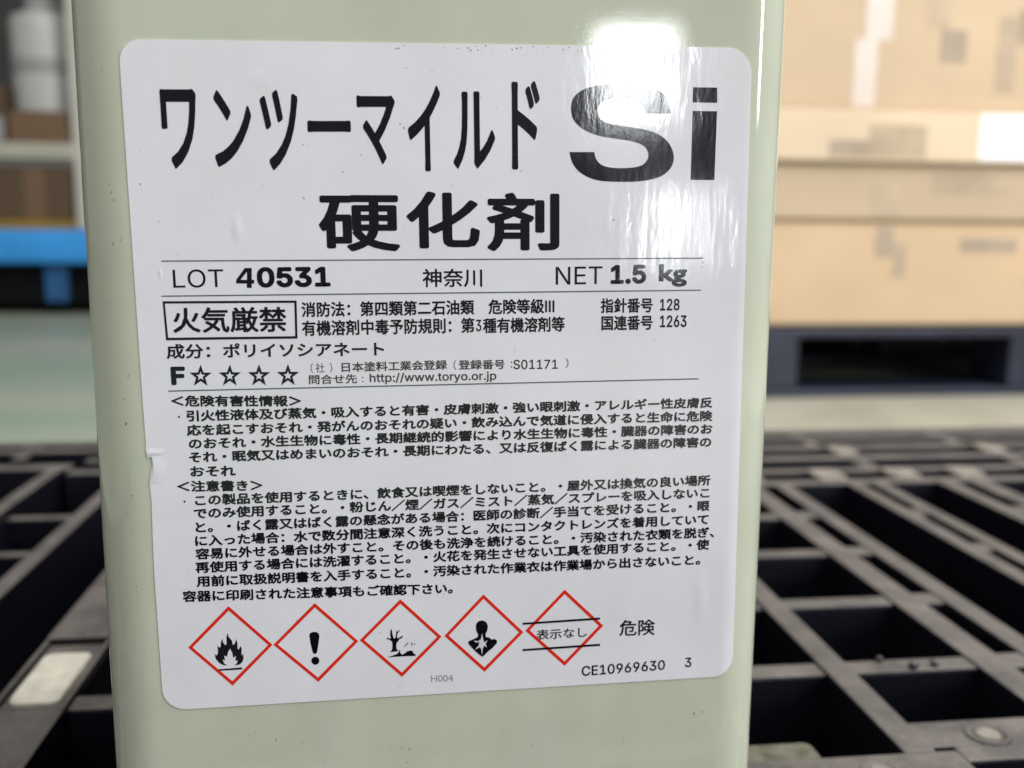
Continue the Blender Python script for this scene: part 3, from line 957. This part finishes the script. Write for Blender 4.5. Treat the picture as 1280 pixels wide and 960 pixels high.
fbox("deck", .36, 1.46, YR + .012, YR + .9, -.026, -.012, M_black, fp, .003)
fbox("deck_edge", .36, 1.46, YR + .002, YR + .011, -.030, -.016, M_navy, fp, .003)
fbox("base_board", .36, 1.46, YR, YR + .12, -.1195, -.108, M_navy, fp, .003)
fbox("base_board", .36, 1.46, YR + .39, YR + .51, -.1195, -.108, M_navy, fp, .003)
fbox("base_board", .36, 1.46, YR + .78, YR + .9, -.1195, -.108, M_navy, fp, .003)
for bx in ((.36, .588), (.925, 1.06), (1.30, 1.46)):
    for by in (0, .40, .79):
        fbox("block", bx[0], bx[1], YR + by + .004, YR + by + .11, -.1082, -.0262, M_navy, fp, .006)


def carton(x0, x1, y0, y1, z0, z1, mat, label, seam=True, group="brown cartons stacked on the far pallet"):
    t = thing("cardboard_carton", ((x0 + x1) / 2, (y0 + y1) / 2, z0), label, "carton", group)
    fbox("carton_wall", x0, x1, y0, y1, z0, z1 - .003, mat, t, .004)
    ym = (y0 + y1) / 2
    fbox("flap", x0 + .001, x1 - .001, y0 + .001, ym - .001, z1 - .003, z1, mat, t, .001)
    fbox("flap", x0 + .001, x1 - .001, ym + .001, y1 - .001, z1 - .003, z1, mat, t, .001)
    return t


def on_front(t, name, x0, x1, z0, z1, y, mat, th=.0006):
    return fbox(name, x0, x1, y - th, y - .0001, z0, z1, mat, t, 0)


cA = carton(.40, 1.30, YR + .012, YR + .75, -.012, .143, M_cardA, "lowest brown carton, right on the navy pallet")
cB = carton(.41, 1.31, YR + .006, YR + .74, .1445, .226, M_cardB, "flat greyish carton second from the bottom of the stack")
cC = carton(.42, 1.30, YR - .004, YR + .74, .2275, .303, M_cardC, "flat pale carton with a white sheet on its front")
cD = carton(.41, 1.25, YR + .012, YR + .74, .3045, .62, M_cardD, "tall tan carton with a pale tape strip, topmost of the stack")
YA, YB, YC, YD = YR + .012, YR + .006, YR - .004, YR + .012
on_front(cD, "tape_strip", .664, .705, .40, .62, YD, M_tape)
on_front(cD, "tape_strip", .650, .684, .306, .40, YD, M_tape)
for a in ((.758, .79, .42, .50, M_print), (.78, .82, .372, .418, M_printd), (.868, .898, .33, .44, M_print), (.90, .93, .40, .45, M_printd)):
    on_front(cD, "box_print", *a[:4], YD, a[4])
for a in ((.612, .672, .234, .258, M_printd), (.672, .76, .234, .280, M_print)):
    on_front(cC, "box_print", *a[:4], YC, a[4])
sheet = on_front(cC, "paper_sheet", .842, .93, .232, .299, YC, M_paper)
for a in ((.69, .735, .150, .205, M_print), (.78, .90, .185, .215, M_print)):
    on_front(cB, "box_print", *a[:4], YB, a[4])
for a in ((.70, .728, .090, .135, M_printd), (.7285, .75, .06, .112, M_print), (.835, .925, .098, .118, M_printd)):
    on_front(cA, "box_print", *a[:4], YA, a[4])

# ------------------------------------------------------------------ blue trolley, behind on the left
YT = 2.64
tr = thing("platform_trolley", (-1.2, YT, -.12), "blue platform trolley on castors with a pale upright handle, left behind the can", "trolley")
bm = bmesh.new()
add_box(bm, -.72, .72, 0, .75, .140, .236, .028)
bm_obj("platform", bm, M_blue, tr)
bm = bmesh.new()
add_box(bm, -.66, .66, .07, .70, .030, .141, .006)  # black box carried low, standing in for the shade under the platform
bm_obj("chassis_shade_skirt", bm, M_black, tr)
box("blue_pedal", .225, .285, .045, .07, .035, .135, M_blue_dark, tr, .004)
for cx in (-.55, .22, .55):
    for cy in (.12, .62):
        bm = bmesh.new()
        add_box(bm, cx - .035, cx + .035, cy - .04, cy + .04, .055, .106, .004)
        fk = bm_obj("castor_fork", bm, M_blue, tr)
        bm = bmesh.new()
        bmesh.ops.create_cone(bm, cap_ends=True, segments=28, radius1=.045, radius2=.045, depth=.03,
                              matrix=Matrix.Translation((cx, cy, .046)) @ Matrix.Rotation(R_(90), 4, "Y"))
        bm_obj("wheel", bm, M_black, fk)
bm = bmesh.new()
add_box(bm, .325, .372, .02, .06, .234, 1.05, .012)
add_box(bm, .325, .372, .66, .70, .234, 1.05, .012)
add_box(bm, .325, .372, .02, .70, 1.0505, 1.09, .012)
bm_obj("handle", bm, M_handle, tr)

c1 = thing("crate", (-1.3, YT + .3, .116), "ochre yellow flat crate lying on the blue trolley", "crate")
fbox("tray", -1.80, -.87, YT + .03, YT + .6, .116, .140, M_yellow, c1, .004)
fbox("rim", -1.81, -.86, YT + .022, YT + .608, .134, .1400, M_yellow, c1, .002)
c2 = thing("cardboard_carton", (-1.3, YT + .3, .141), "dark brown carton on the yellow crate of the blue trolley", "carton")
fbox("carton_wall", -1.60, -.885, YT + .04, YT + .6, .1412, .282, M_brown, c2, .004)
fbox("carton_tape", -1.01, -.955, YT + .038, YT + .04, .142, .28, M_brown2, c2, 0)
c3 = thing("board", (-1.3, YT + .3, .283), "mid grey board with a pale edge, lying on the dark brown carton", "board")
fbox("base", -1.70, -.875, YT + .035, YT + .6, .2825, .300, M_grey, c3, .002)
fbox("pale_edge", -1.72, -.87, YT + .02, YT + .6, .3003, .345, M_rail, c3, .008)
c4 = thing("cardboard_carton", (-.95, YT + .2, .3455), "red brown small carton on the pale edged board under the plastic drum", "carton")
fbox("carton_wall", -1.04, -.885, YT + .04, YT + .3, .3455, .425, M_brown2, c4, .003)
fbox("flap", -1.0395, -.8855, YT + .041, YT + .299, .425, .4275, M_brown2, c4, 0)
c5 = thing("cardboard_carton", (-1.2, YT + .2, .3455), "brown and mauve carton at the left edge on the pale edged board", "carton")
fbox("carton_wall", -1.30, -1.055, YT + .06, YT + .3, .3455, .50, M_brown, c5, .003)
fbox("carton_print", -1.20, -1.058, YT + .058, YT + .06, .35, .415, M_drum_grey, c5, 0)
dr = thing("plastic_drum", (-.972, YT + .16, .4277), "off white plastic drum with grey bands on the small red brown carton", "drum")
lathe("drum_body", [(.078, 0), (.086, .006), (.088, .05), (.088, .245), (.083, .262), (.05, .275), (.045, .28)], M_drum, dr, 40)
lathe("drum_band", [(.0892, .105), (.0892, .145)], M_drum_grey, dr, 40)
lathe("drum_cap", [(.046, .28), (.046, .31), (.04, .314), (0, .314)], M_drum_grey, dr, 32)
